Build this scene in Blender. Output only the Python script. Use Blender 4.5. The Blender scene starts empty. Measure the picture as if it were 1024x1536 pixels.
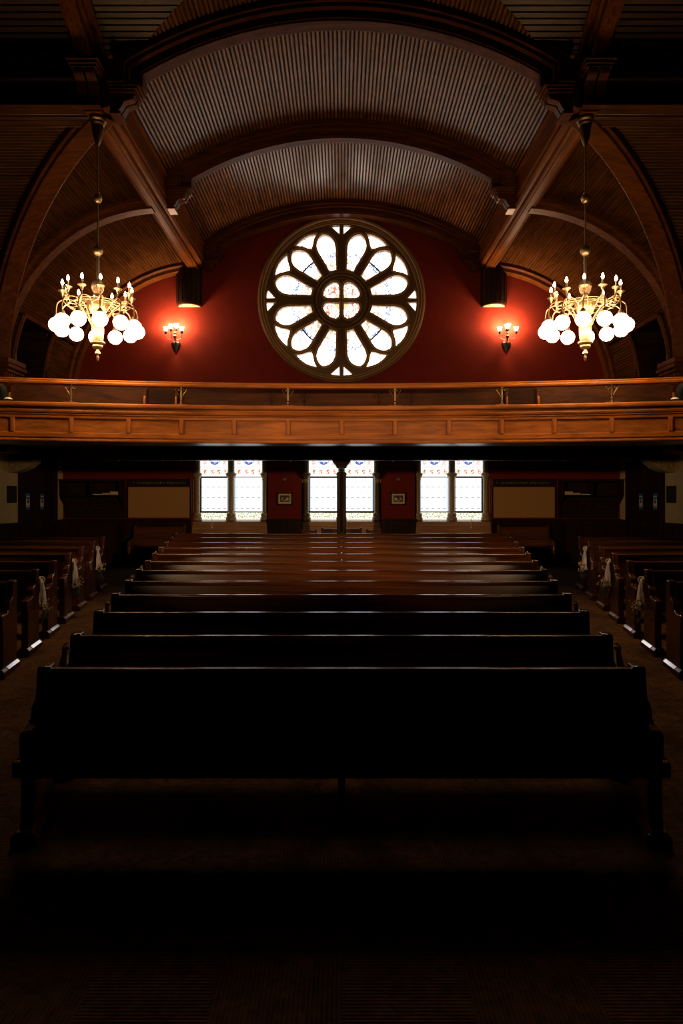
import bpy, bmesh, math, random
from mathutils import Vector, Matrix
random.seed(7)
C = bpy.context.scene.collection
PI = math.pi
CZ = 1.93                      # eye height; h = height relative to the eye
def H(h): return h + CZ
def floor_z(y): return 0.04 * (min(max(y, 4.0), 13.65) - 4.0)
ZB = floor_z(20)

# ------------------------------------------------------------ mesh helpers
class MB:
    def __init__(s): s.v = []; s.f = []; s.sm = []; s.mi = []
    def add(s, vs, fs, smooth=False, mi=0):
        o = len(s.v); s.v += [tuple(v) for v in vs]
        for f in fs: s.f.append([i + o for i in f]); s.sm.append(smooth); s.mi.append(mi)
        return s
    def box(s, x0, x1, y0, y1, z0, z1, mi=0):
        vs = [(x, y, z) for x in (x0, x1) for y in (y0, y1) for z in (z0, z1)]
        return s.add(vs, [(0,1,3,2),(4,6,7,5),(0,4,5,1),(2,3,7,6),(0,2,6,4),(1,5,7,3)], False, mi)
    def prism(s, poly, axis, a, b, mi=0, smooth=False):
        """poly: list of 2D points in the two other axes (order x,y,z minus axis)"""
        n = len(poly)
        def P(p, t):
            if axis == 'x': return (t, p[0], p[1])
            if axis == 'y': return (p[0], t, p[1])
            return (p[0], p[1], t)
        vs = [P(p, a) for p in poly] + [P(p, b) for p in poly]
        o = len(s.v)
        s.add(vs, [(i, (i+1) % n, (i+1) % n + n, i + n) for i in range(n)], smooth, mi)
        s.f.append([o + i for i in range(n)]); s.sm.append(False); s.mi.append(mi)
        s.f.append([o + n + i for i in range(n)]); s.sm.append(False); s.mi.append(mi)
        return s
    def lathe(s, prof, cx=0, cy=0, cz=0, seg=16, flute=0, nf=0, mi=0, arc=None):
        """prof: (r,z)"""
        n = len(prof); vs = []; closed = arc is None
        a0, a1 = (0, 2*PI) if closed else arc
        m = seg if closed else seg + 1
        for k in range(m):
            a = a0 + (a1 - a0) * k / seg
            q = 1 + (flute * math.cos(nf * a) if nf else 0)
            for r, z in prof: vs.append((cx + r*q*math.cos(a), cy + r*q*math.sin(a), cz + z))
        fs = []
        for k in range(seg):
            k2 = (k + 1) % m
            for i in range(n-1): fs.append((k*n+i, k2*n+i, k2*n+i+1, k*n+i+1))
        return s.add(vs, fs, True, mi)
    def sphere(s, c, r, seg=16, rings=10, sz=1.0, mi=0):
        prof = [(max(1e-4, r*math.sin(PI*i/rings)), -r*sz*math.cos(PI*i/rings)) for i in range(rings+1)]
        return s.lathe(prof, c[0], c[1], c[2], seg, mi=mi)
    def tube(s, pts, r, seg=8, mi=0, cap=True):
        pts = [Vector(p) for p in pts]; n = len(pts); rr = r if isinstance(r, (list, tuple)) else [r]*n
        up = Vector((0,0,1)); vs = []
        prev = None
        for i, p in enumerate(pts):
            t = (pts[min(i+1, n-1)] - pts[max(i-1, 0)]).normalized()
            if prev is None:
                a = t.cross(up)
                if a.length < .05: a = t.cross(Vector((1,0,0)))
            else:
                a = prev - t * prev.dot(t)
            a.normalize(); prev = a; b = t.cross(a)
            for k in range(seg):
                th = 2*PI*k/seg
                vs.append(p + (a*math.cos(th) + b*math.sin(th)) * rr[i])
        fs = [(i*seg+k, i*seg+(k+1)%seg, (i+1)*seg+(k+1)%seg, (i+1)*seg+k) for i in range(n-1) for k in range(seg)]
        if cap: fs += [tuple(range(seg)), tuple((n-1)*seg + k for k in range(seg))]
        return s.add(vs, fs, True, mi)
    def sweep(s, rings, closed=True, cap=True, smooth=False, mi=0):
        n = len(rings[0]); m = len(rings); vs = [p for r in rings for p in r]
        e = n if closed else n - 1
        fs = [(i*n+k, i*n+(k+1)%n, (i+1)*n+(k+1)%n, (i+1)*n+k) for i in range(m-1) for k in range(e)]
        if cap and closed: fs += [tuple(range(n)), tuple((m-1)*n+k for k in range(n))]
        return s.add(vs, fs, smooth, mi)
    def obj(s, name, mat, parent=None, bevel=0, loc=None, rz=0, seg=2, sharp=35):
        me = bpy.data.meshes.new(name); me.from_pydata(s.v, [], s.f)
        me.polygons.foreach_set('use_smooth', s.sm); me.polygons.foreach_set('material_index', s.mi)
        for m in (mat if isinstance(mat, (list, tuple)) else [mat]): me.materials.append(m)
        b = bmesh.new(); b.from_mesh(me); bmesh.ops.recalc_face_normals(b, faces=b.faces); b.to_mesh(me); b.free()
        me.set_sharp_from_angle(angle=math.radians(sharp)); me.update()
        o = bpy.data.objects.new(name, me); C.objects.link(o)
        if parent: o.parent = parent
        if loc: o.location = loc
        if rz: o.rotation_euler.z = rz
        if bevel:
            m = o.modifiers.new('bevel', 'BEVEL'); m.width = bevel; m.segments = seg; m.limit_method = 'ANGLE'; m.angle_limit = math.radians(40)
        return o
def tag(o, label=None, cat=None, group=None, kind=None):
    if label: o['label'] = label
    if cat: o['category'] = cat
    if group: o['group'] = group
    if kind: o['kind'] = kind
    return o
def empty(name, loc=(0,0,0), rz=0, parent=None):
    o = bpy.data.objects.new(name, None); C.objects.link(o); o.location = loc; o.rotation_euler.z = rz
    o.empty_display_size = .1
    if parent: o.parent = parent
    return o
def copy_tree(o, parent=None):
    c = o.copy(); C.objects.link(c); c.parent = parent
    for ch in list(o.children): copy_tree(ch, c)
    return c
def mir(poly, s): return [(p[0]*s, p[1]) for p in poly]

# ------------------------------------------------------------ materials
def newmat(name):
    m = bpy.data.materials.new(name); m.use_nodes = True; nt = m.node_tree
    return m, nt, nt.nodes['Principled BSDF']
def plain(name, col, rough=.5, metal=0, spec=.5, emit=None, es=0, noise=0, nscale=20, sheen=0):
    m, nt, b = newmat(name)
    b.inputs['Base Color'].default_value = (*col, 1); b.inputs['Roughness'].default_value = rough
    b.inputs['Metallic'].default_value = metal; b.inputs['Specular IOR Level'].default_value = spec
    if emit: b.inputs['Emission Color'].default_value = (*emit, 1); b.inputs['Emission Strength'].default_value = es
    tc = nt.nodes.new('ShaderNodeTexCoord'); n = nt.nodes.new('ShaderNodeTexNoise'); n.inputs['Scale'].default_value = nscale
    n.inputs['Detail'].default_value = 4
    nt.links.new(tc.outputs['Object'], n.inputs['Vector'])
    mx = nt.nodes.new('ShaderNodeMix'); mx.data_type = 'RGBA'; mx.blend_type = 'MULTIPLY'
    mx.inputs['Factor'].default_value = noise
    mx.inputs['A'].default_value = (*col, 1); nt.links.new(n.outputs['Fac'], mx.inputs['B']); nt.links.new(mx.outputs['Result'], b.inputs['Base Color'])
    return m
def wood(name, c1, c2, rough=.32, grain='x', scale=1.0, spec=.5, bump=.12, coat=0.0):
    m, nt, b = newmat(name); N = nt.nodes; L = nt.links
    tc = N.new('ShaderNodeTexCoord'); mp = N.new('ShaderNodeMapping'); L.new(tc.outputs['Object'], mp.inputs['Vector'])
    sc = {'x': (1.2, 22, 22), 'y': (22, 1.2, 22), 'z': (22, 22, 1.2)}[grain]
    mp.inputs['Scale'].default_value = [v*scale for v in sc]
    n = N.new('ShaderNodeTexNoise'); n.inputs['Scale'].default_value = 1.0; n.inputs['Detail'].default_value = 6; n.inputs['Roughness'].default_value = .6; n.inputs['Distortion'].default_value = .6
    L.new(mp.outputs['Vector'], n.inputs['Vector'])
    n2 = N.new('ShaderNodeTexNoise'); n2.inputs['Scale'].default_value = 1.7; L.new(tc.outputs['Object'], n2.inputs['Vector'])
    r = N.new('ShaderNodeValToRGB'); r.color_ramp.elements[0].position = .3; r.color_ramp.elements[1].position = .72
    r.color_ramp.elements[0].color = (*c1, 1); r.color_ramp.elements[1].color = (*c2, 1)
    L.new(n.outputs['Fac'], r.inputs['Fac'])
    mx = N.new('ShaderNodeMix'); mx.data_type = 'RGBA'; mx.blend_type = 'MULTIPLY'; mx.inputs['Factor'].default_value = .5
    rr = N.new('ShaderNodeMapRange'); rr.inputs['From Min'].default_value = .25; rr.inputs['From Max'].default_value = .75; rr.inputs['To Min'].default_value = .35; rr.inputs['To Max'].default_value = 1.0
    L.new(n2.outputs['Fac'], rr.inputs['Value']); L.new(r.outputs['Color'], mx.inputs['A']); L.new(rr.outputs['Result'], mx.inputs['B'])
    L.new(mx.outputs['Result'], b.inputs['Base Color'])
    b.inputs['Roughness'].default_value = rough; b.inputs['Specular IOR Level'].default_value = spec
    b.inputs['Coat Weight'].default_value = coat; b.inputs['Coat Roughness'].default_value = .12
    bp = N.new('ShaderNodeBump'); bp.inputs['Strength'].default_value = bump; bp.inputs['Distance'].default_value = .004
    L.new(n.outputs['Fac'], bp.inputs['Height']); L.new(bp.outputs['Normal'], b.inputs['Normal'])
    return m
M = {}
M['board_y'] = wood('ceiling_boards_lengthwise', (.06,.025,.010), (.23,.098,.040), .25, 'y', 1.0, .3, .2)
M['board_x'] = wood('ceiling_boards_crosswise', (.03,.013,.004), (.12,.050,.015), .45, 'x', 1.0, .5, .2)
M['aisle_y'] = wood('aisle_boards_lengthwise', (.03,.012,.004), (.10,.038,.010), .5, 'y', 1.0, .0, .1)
M['aisle_rib'] = wood('aisle_rib_wood', (.05,.016,.0035), (.15,.046,.009), .42, 'x', .6, .035)
M['beam_x'] = wood('beam_wood', (.035,.012,.004), (.10,.034,.010), .32, 'x', spec=.4)
M['beam_y'] = wood('beam_wood_long', (.07,.022,.004), (.22,.068,.013), .45, 'y', spec=.02)
M['rib'] = wood('rib_wood', (.035,.012,.004), (.14,.044,.011), .36, 'x', .6, .06)
M['oak'] = wood('gallery_oak', (.20,.055,.009), (.48,.158,.028), .42, 'x', .8, .22)
M['oak_z'] = wood('gallery_oak_upright', (.24,.065,.011), (.48,.158,.028), .42, 'z', .8, .22)
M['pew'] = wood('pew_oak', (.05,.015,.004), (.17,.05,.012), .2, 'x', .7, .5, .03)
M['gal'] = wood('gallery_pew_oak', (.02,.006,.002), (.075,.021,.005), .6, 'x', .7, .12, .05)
M['pew_end'] = wood('pew_end_oak', (.045,.014,.005), (.15,.048,.013), .16, 'z', .7, .5, .03)
M['dark'] = wood('dark_walnut', (.012,.005,.002), (.035,.014,.006), .4, 'x', .7, .25)
M['dark_z'] = wood('dark_walnut_upright', (.014,.006,.002), (.035,.013,.005), .5, 'z', .7, .1)
M['sillwood'] = wood('sill_wood', (.30,.15,.07), (.60,.34,.18), .3, 'x', .6)
M['red'] = plain('red_plaster', (.175,.018,.008), .8, spec=.1, noise=.35, nscale=3)
M['cream'] = plain('cream_plaster', (.66,.50,.22), .8, noise=.3, nscale=4)
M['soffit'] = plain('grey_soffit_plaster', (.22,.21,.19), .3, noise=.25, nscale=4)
M['brass'] = plain('polished_brass', (.66,.50,.31), .42, 1, noise=.2, nscale=12)
M['brass_dk'] = plain('aged_brass', (.25,.17,.09), .4, 1, noise=.3, nscale=15)
M['iron'] = plain('black_iron', (.02,.016,.012), .4, .6)
M['black'] = plain('black_cloth', (.008,.008,.008), .9)
M['globe'] = plain('lit_opal_glass', (.9,.85,.75), .3, emit=(1,.62,.30), es=34)
M['bulb'] = plain('lit_candle_bulb', (.9,.8,.7), .3, emit=(1,.60,.36), es=45)
M['candle'] = plain('ivory_candle_sleeve', (.8,.7,.5), .5)
M['shade'] = plain('lit_frosted_shade', (.9,.85,.8), .3, emit=(1,.70,.46), es=7)
M['stone'] = plain('ochre_carved_plaster', (.44,.33,.16), .7, noise=.5, nscale=18)
M['colon'] = plain('painted_colonnette', (.36,.26,.12), .42, noise=.3, nscale=10)
M['tan'] = plain('tan_noticeboard_felt', (.5,.27,.08), .9, noise=.4, nscale=30)
M['white'] = plain('white_paper', (.8,.8,.76), .6)
M['blue'] = plain('blue_print', (.02,.16,.42), .5)
M['ink'] = plain('dark_print', (.03,.03,.03), .6)
M['gold'] = plain('dull_gilt', (.16,.12,.05), .5)
M['tulle'] = plain('white_tulle', (.62,.56,.54), .6)
M['leaf'] = plain('dark_eucalyptus', (.015,.03,.018), .6)
M['flower'] = plain('dried_flowers', (.5,.38,.18), .7)
M['flower2'] = plain('white_blossom', (.75,.66,.6), .7)
M['alarm'] = plain('dark_red_casing', (.12,.012,.01), .35)
M['trac'] = plain('tracery_paint', (.15,.082,.03), .4, noise=.3, nscale=8)
M['trac_hi'] = plain('tracery_moulding_highlight', (.55,.34,.14), .35, noise=.3, nscale=8)  # lighter tone puts the moulding highlights into the colour
M['lead'] = plain('dark_lead_line', (.006,.008,.03), .5)
M['matte'] = plain('cream_mat', (.62,.46,.24), .7)
M['chrome'] = plain('bright_metal', (.75,.72,.7), .12, 1)  # plain bright metal, also on the added glint strips of the pew plinths
M['cushion'] = plain('brown_seat_felt', (.03,.014,.008), .95, noise=.4)

def carpet():
    m, nt, b = newmat('brown_tile_carpet'); N = nt.nodes; L = nt.links
    tc = N.new('ShaderNodeTexCoord')
    ch = N.new('ShaderNodeTexChecker'); ch.inputs['Scale'].default_value = 2.0; L.new(tc.outputs['Object'], ch.inputs['Vector'])
    def wave(d):
        w = N.new('ShaderNodeTexWave'); w.bands_direction = d; w.inputs['Scale'].default_value = 17; w.inputs['Distortion'].default_value = .3
        L.new(tc.outputs['Object'], w.inputs['Vector']); return w
    wx, wy = wave('X'), wave('Y')
    mw = N.new('ShaderNodeMix'); mw.data_type = 'FLOAT'; L.new(ch.outputs['Fac'], mw.inputs['Factor']); L.new(wx.outputs['Fac'], mw.inputs['A']); L.new(wy.outputs['Fac'], mw.inputs['B'])
    n = N.new('ShaderNodeTexNoise'); n.inputs['Scale'].default_value = 1.6; n.inputs['Detail'].default_value = 8; n.inputs['Roughness'].default_value = .7
    L.new(tc.outputs['Object'], n.inputs['Vector'])
    n3 = N.new('ShaderNodeTexNoise'); n3.inputs['Scale'].default_value = 14; n3.inputs['Detail'].default_value = 5; n3.inputs['Distortion'].default_value = 1.2; L.new(tc.outputs['Object'], n3.inputs['Vector'])
    a = N.new('ShaderNodeMath'); a.operation = 'MULTIPLY'; L.new(n.outputs['Fac'], a.inputs[0]); L.new(n3.outputs['Fac'], a.inputs[1])
    a2 = N.new('ShaderNodeMath'); a2.operation = 'MULTIPLY_ADD'; L.new(mw.outputs['Result'], a2.inputs[0]); a2.inputs[1].default_value = .12; L.new(a.outputs[0], a2.inputs[2])
    r = N.new('ShaderNodeValToRGB'); e = r.color_ramp.elements; e[0].position = .14; e[0].color = (.022,.011,.005,1); e[1].position = .45; e[1].color = (.15,.075,.03,1)
    L.new(a2.outputs[0], r.inputs['Fac']); L.new(r.outputs['Color'], b.inputs['Base Color'])
    b.inputs['Roughness'].default_value = .95; b.inputs['Specular IOR Level'].default_value = .1
    bp = N.new('ShaderNodeBump'); bp.inputs['Strength'].default_value = .5; bp.inputs['Distance'].default_value = .006; L.new(mw.outputs['Result'], bp.inputs['Height']); L.new(bp.outputs['Normal'], b.inputs['Normal'])
    return m
M['carpet'] = carpet()

# node-expression helper for the stained glass
class NX:
    def __init__(s, nt): s.nt = nt
    def m(s, op, a, b=None, c=None):
        n = s.nt.nodes.new('ShaderNodeMath'); n.operation = op
        for i, v in enumerate((a, b, c)):
            if v is None: continue
            if isinstance(v, (int, float)): n.inputs[i].default_value = v
            else: s.nt.links.new(v, n.inputs[i])
        return n.outputs[0]
    def band(s, x, lo, hi): return s.m('MULTIPLY', s.m('GREATER_THAN', x, lo), s.m('LESS_THAN', x, hi))
    def mix(s, f, a, b):
        n = s.nt.nodes.new('ShaderNodeMix'); n.data_type = 'RGBA'; s.nt.links.new(f, n.inputs['Factor']) if not isinstance(f, float) else setattr(n.inputs['Factor'], 'default_value', f)
        for k, v in (('A', a), ('B', b)):
            if isinstance(v, tuple): n.inputs[k].default_value = (*v, 1)
            else: s.nt.links.new(v, n.inputs[k])
        return n.outputs['Result']
WIN = 1.6
def glass_lower():
    m, nt, b = newmat('stained_glass_daylit'); N = nt.nodes; L = nt.links; X = NX(nt)
    tc = N.new('ShaderNodeTexCoord'); sp = N.new('ShaderNodeSeparateXYZ'); L.new(tc.outputs['Object'], sp.inputs[0])
    x, z = sp.outputs['X'], sp.outputs['Z']
    noi = N.new('ShaderNodeTexNoise'); noi.inputs['Scale'].default_value = 34; L.new(tc.outputs['Object'], noi.inputs['Vector'])
    noi2 = N.new('ShaderNodeTexNoise'); noi2.inputs['Scale'].default_value = 22; noi2.inputs['Detail'].default_value = 3; L.new(tc.outputs['Object'], noi2.inputs['Vector'])
    W = (WIN, WIN*.96, WIN*.92)
    # pale diamonds with little grey dashes
    row = X.m('FRACT', X.m('DIVIDE', X.m('SUBTRACT', z, .26), .264))
    row2 = X.m('FRACT', X.m('DIVIDE', X.m('SUBTRACT', z, .26+.132), .264))
    cx = X.m('FRACT', X.m('DIVIDE', X.m('ADD', x, 5.0), .14)); cx2 = X.m('FRACT', X.m('ADD', cx, .5))
    d1 = X.m('MULTIPLY', X.m('LESS_THAN', row, .075), X.band(cx, .25, .75))
    d2 = X.m('MULTIPLY', X.m('LESS_THAN', row2, .07), X.band(cx2, .36, .64))
    inmain = X.band(z, .22, 1.0)
    col = X.mix(X.m('MULTIPLY', d1, inmain), W, (.22,.26,.32))
    col = X.mix(X.m('MULTIPLY', X.m('MULTIPLY', d2, inmain), .9), col, (.5,.52,.55))
    # green-yellow flecks bottom band, and a frieze band
    fl = X.m('MULTIPLY', X.band(z, .02, .17), X.m('GREATER_THAN', noi.outputs['Fac'], .5))
    col = X.mix(fl, col, (.45,.5,.12))
    fl = X.m('MULTIPLY', X.band(z, 1.09, 1.27), X.m('GREATER_THAN', noi.outputs['Fac'], .6)); col = X.mix(fl, col, (.35,.5,.2))
    ox = X.m('FRACT', X.m('DIVIDE', X.m('ADD', x, 5.085), .17))
    orn = X.m('MULTIPLY', X.m('MULTIPLY', X.band(ox, .3, .72), X.band(z, 1.12, 1.235)), X.m('GREATER_THAN', noi2.outputs['Fac'], .47))
    col = X.mix(orn, col, (.85,.22,.04))
    # top light: blue crescent, pink corners
    dx = X.m('MULTIPLY', x, x); dz = X.m('SUBTRACT', z, 1.50); r2 = X.m('SQRT', X.m('ADD', dx, X.m('MULTIPLY', dz, dz)))
    cres = X.m('MULTIPLY', X.m('MULTIPLY', X.band(r2, .085, .15), X.m('LESS_THAN', z, 1.50)), X.m('GREATER_THAN', noi2.outputs['Fac'], .42))
    col = X.mix(cres, col, (.08,.16,.75))
    ax = X.m('ABSOLUTE', x)
    pk = X.m('MULTIPLY', X.m('MULTIPLY', X.band(ax, .20, .29), X.band(z, 1.35, 1.49)), X.m('GREATER_THAN', noi2.outputs['Fac'], .45)); col = X.mix(pk, col, (.95,.62,.58))
    ed = X.m('MULTIPLY', X.m('GREATER_THAN', ax, .315), X.band(z, .19, 1.04)); col = X.mix(X.m('MULTIPLY', ed, .95), col, (.55,.72,.9))
    b.inputs['Base Color'].default_value = (.05,.05,.05,1); b.inputs['Roughness'].default_value = .2
    L.new(col, b.inputs['Emission Color']); b.inputs['Emission Strength'].default_value = 1.0
    return m
ROSE = 4.8
def glass_rose():
    m, nt, b = newmat('rose_glass_daylit'); N = nt.nodes; L = nt.links; X = NX(nt)
    tc = N.new('ShaderNodeTexCoord'); sp = N.new('ShaderNodeSeparateXYZ'); L.new(tc.outputs['Object'], sp.inputs[0])
    x, z = sp.outputs['X'], sp.outputs['Z']
    r = X.m('SQRT', X.m('ADD', X.m('MULTIPLY', x, x), X.m('MULTIPLY', z, z)))
    noi = N.new('ShaderNodeTexNoise'); noi.inputs['Scale'].default_value = 13; noi.inputs['Detail'].default_value = 3; L.new(tc.outputs['Object'], noi.inputs['Vector'])
    noi2 = N.new('ShaderNodeTexNoise'); noi2.inputs['Scale'].default_value = 26; noi2.inputs['Detail'].default_value = 2; L.new(tc.outputs['Object'], noi2.inputs['Vector'])
    W = (ROSE, ROSE*.86, ROSE*.72)
    f = X.m('MULTIPLY', X.band(r, 1.10, 1.24), X.m('GREATER_THAN', noi2.outputs['Fac'], .50)); col = X.mix(f, W, (.30,.42,.9))
    f = X.m('MULTIPLY', X.band(r, 1.3, 1.8), X.m('GREATER_THAN', noi.outputs['Fac'], .60)); col = X.mix(f, col, (.7,.85,.92))
    ramp = X.m('MULTIPLY', X.band(r, .6, 1.08), X.m('GREATER_THAN', noi.outputs['Fac'], X.m('MULTIPLY_ADD', r, .30, .26))); col = X.mix(ramp, col, (.9,.66,.42))
    ctr = X.m('MULTIPLY', X.m('LESS_THAN', r, .52), X.m('GREATER_THAN', noi2.outputs['Fac'], .50)); col = X.mix(ctr, col, (.92,.52,.40))
    ctr2 = X.m('MULTIPLY', X.band(r, .2, .46), X.m('GREATER_THAN', noi.outputs['Fac'], .60)); col = X.mix(ctr2, col, (.85,.30,.18))
    ctr3 = X.m('LESS_THAN', r, .2); col = X.mix(X.m('MULTIPLY', ctr3, .97), col, (1.0,.80,.42))
    b.inputs['Base Color'].default_value = (.05,.05,.05,1); b.inputs['Roughness'].default_value = .2
    L.new(col, b.inputs['Emission Color']); b.inputs['Emission Strength'].default_value = 1.0
    return m
M['glass'] = glass_lower(); M['rose'] = glass_rose()

# ------------------------------------------------------------ room shell
YW = 16.7; XS = 6.77
mb = MB()
ys = [-2.5, 4.0] + [4 + 9.65*i/8 for i in range(1, 9)] + [17.6]
mb.sweep([[(-9.5, y, floor_z(y)), (9.5, y, floor_z(y)), (9.5, y, floor_z(y)-.3), (-9.5, y, floor_z(y)-.3)] for y in ys])
tag(mb.obj('floor', M['carpet']), kind='structure')

def plate2d(outer, holes, name, mat, y, thick, bevel=0, parent=None, kind=None, bres=2):
    """flat plate with holes in the XZ plane, front face at y, going back by thick"""
    cu = bpy.data.curves.new(name, 'CURVE'); cu.dimensions = '2D'; cu.fill_mode = 'BOTH'
    for poly in [outer] + holes:
        sp = cu.splines.new('POLY'); sp.points.add(len(poly)-1); sp.use_cyclic_u = True
        for i, p in enumerate(poly): sp.points[i].co = (p[0], p[1], 0, 1)
    cu.extrude = thick/2 - bevel; cu.bevel_depth = bevel; cu.bevel_resolution = bres
    if bevel: cu.offset = -bevel
    o = bpy.data.objects.new(name, cu); C.objects.link(o)
    dg = bpy.context.evaluated_depsgraph_get(); me = bpy.data.meshes.new_from_object(o.evaluated_get(dg))
    C.objects.unlink(o); bpy.data.objects.remove(o); bpy.data.curves.remove(cu)
    for v in me.vertices: v.co = (v.co.x, -v.co.z + y + thick/2, v.co.y)
    b = bmesh.new(); b.from_mesh(me); bmesh.ops.remove_doubles(b, verts=b.verts, dist=1e-5); bmesh.ops.recalc_face_normals(b, faces=b.faces); b.to_mesh(me); b.free()
    me.materials.clear(); me.materials.append(mat); me.name = name
    o = bpy.data.objects.new(name, me); C.objects.link(o)
    if parent: o.parent = parent
    if kind: o['kind'] = kind
    return o
def circ(cx, cz, r, n=64): return [(cx + r*math.cos(2*PI*i/n), cz + r*math.sin(2*PI*i/n)) for i in range(n)]
RC = (0.0, H(4.88)); RR = 1.95
OPEN = [(-3.648, -1.783), (-.97, .97), (1.783, 3.648)]
ZO0, ZO1 = ZB+.02, H(1.16)
holes = [circ(*RC, RR)] + [[(a, ZO0), (b, ZO0), (b, ZO1), (a, ZO1)] for a, b in OPEN]
plate2d([(-7.4, ZB-.2), (7.4, ZB-.2), (7.4, H(7.6)), (-7.4, H(7.6))], holes, 'wall_back', M['red'], YW, .42, kind='structure')

# lower side walls with wainscot
for s, nm in ((-1, 'left'), (1, 'right')):
    mb = MB(); mb.box(s*XS, s*(XS+.2), 5.0, 17.1, 0, H(1.25)); tag(mb.obj('wall_'+nm, M['cream']), kind='structure')
    mb = MB()
    for y0, y1 in ((5.0, 14.36), (16.24, YW)):
        mb.box(s*(XS-.03), s*XS, y0, y1, floor_z(y0), H(-.52)); mb.box(s*(XS-.06), s*XS, y0, y1, H(-.52), H(-.47))
        mb.box(s*(XS-.05), s*XS, y0, y1, floor_z(y0), floor_z(y1)+.18)
        k = y0 + .3
        while k < y1 - .3: mb.box(s*(XS-.045), s*(XS-.03), k, k+.07, floor_z(k)+.1, H(-.52)); k += .62
    tag(mb.obj('baseboard_'+nm, M['dark_z'], bevel=.006), kind='structure')
# wainscot on the back wall piers
mb = MB()
for a, b in ((-XS, -3.648), (-1.783, -.97), (.97, 1.783), (3.648, XS)):
    mb.box(a, b, YW-.04, YW, ZB, H(-.50)); mb.box(a-.02, b+.02, YW-.07, YW, H(-.50), H(-.455)); mb.box(a, b, YW-.06, YW, ZB, ZB+.18)
    k = a + .1
    while k < b - .1: mb.box(k, k+.06, YW-.055, YW-.04, ZB+.18, H(-.52)); k += .55
tag(mb.obj('baseboard_back', M['dark_z'], bevel=.006), kind='structure')

# ---- boarded vaults (real tongue and groove boards)
def boards(cx, cz, R, a0, a1, pitch=.066, g=.03, e=.017):
    """profile points (u, v) around a circle; angle measured from vertical; grooves go outwards"""
    n = max(2, int(abs(a1-a0)*R/pitch)); out = []
    for i in range(n):
        t0 = a0 + (a1-a0)*i/n; t1 = a0 + (a1-a0)*(i+1)/n; de = (e/R) * (1 if a1 > a0 else -1)
        for t, r in ((t0, R+g), (t0+de, R), (t1-de, R), (t1, R+g)): out.append((cx + r*math.sin(t), cz + r*math.cos(t)))
    return out
def vault(name, prof, span, axis, mat, parent=None, mb=None):
    m = mb or MB(); rings = []
    vs = []; n = len(prof)
    for p in prof:
        a, b = span(p)
        for t in (a, b): vs.append((p[0], t, p[1]) if axis == 'y' else (t, p[0], p[1]))
    m.add(vs, [(2*i, 2*i+1, 2*i+3, 2*i+2) for i in range(n-1)])
    return m
R1, H1 = 5.9, H(1.23); R2, H2, YC = 5.9, H(1.68), 6.2
A1 = math.asin(3.32/R1)
ceiling = []
m = vault('', boards(0, H1, R1, -A1, A1), lambda p: (9.95, YW), 'y', None)
tag(m.obj('ceiling_nave', M['board_y'], sharp=20), kind='structure')
def ystart(p):
    z1 = H1 + math.sqrt(max(R1*R1 - p[0]**2, 0)); q = R2*R2 - (z1-H2)**2
    return (min(YC + math.sqrt(max(q, 0)), 9.9), 9.9)
m = vault('', boards(0, H1, R1, -A1, A1), ystart, 'y', None)
tag(m.obj('ceiling_crossing', M['board_y'], sharp=20), kind='structure')
for s in (-1, 1):
    def xin(p):
        z2 = p[1]; q = R1*R1 - (z2-H1)**2
        x = math.sqrt(q) if q > 0 else 0
        return (s*min(x, 3.5), s*3.55)
    a1 = math.asin(3.68/R2)
    m = vault('', boards(YC, H2, R2, .02, a1, e=.011, pitch=.078), xin, 'x', None)
    m = vault('', boards(YC, H2, R2+.22, .02, math.asin(3.98/(R2+.22)), e=.013, pitch=.085), lambda p: (s*3.6, s*9.5), 'x', None, mb=m)
    tag(m.obj('ceiling_transept', M['board_x'], sharp=20), kind='structure')
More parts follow.
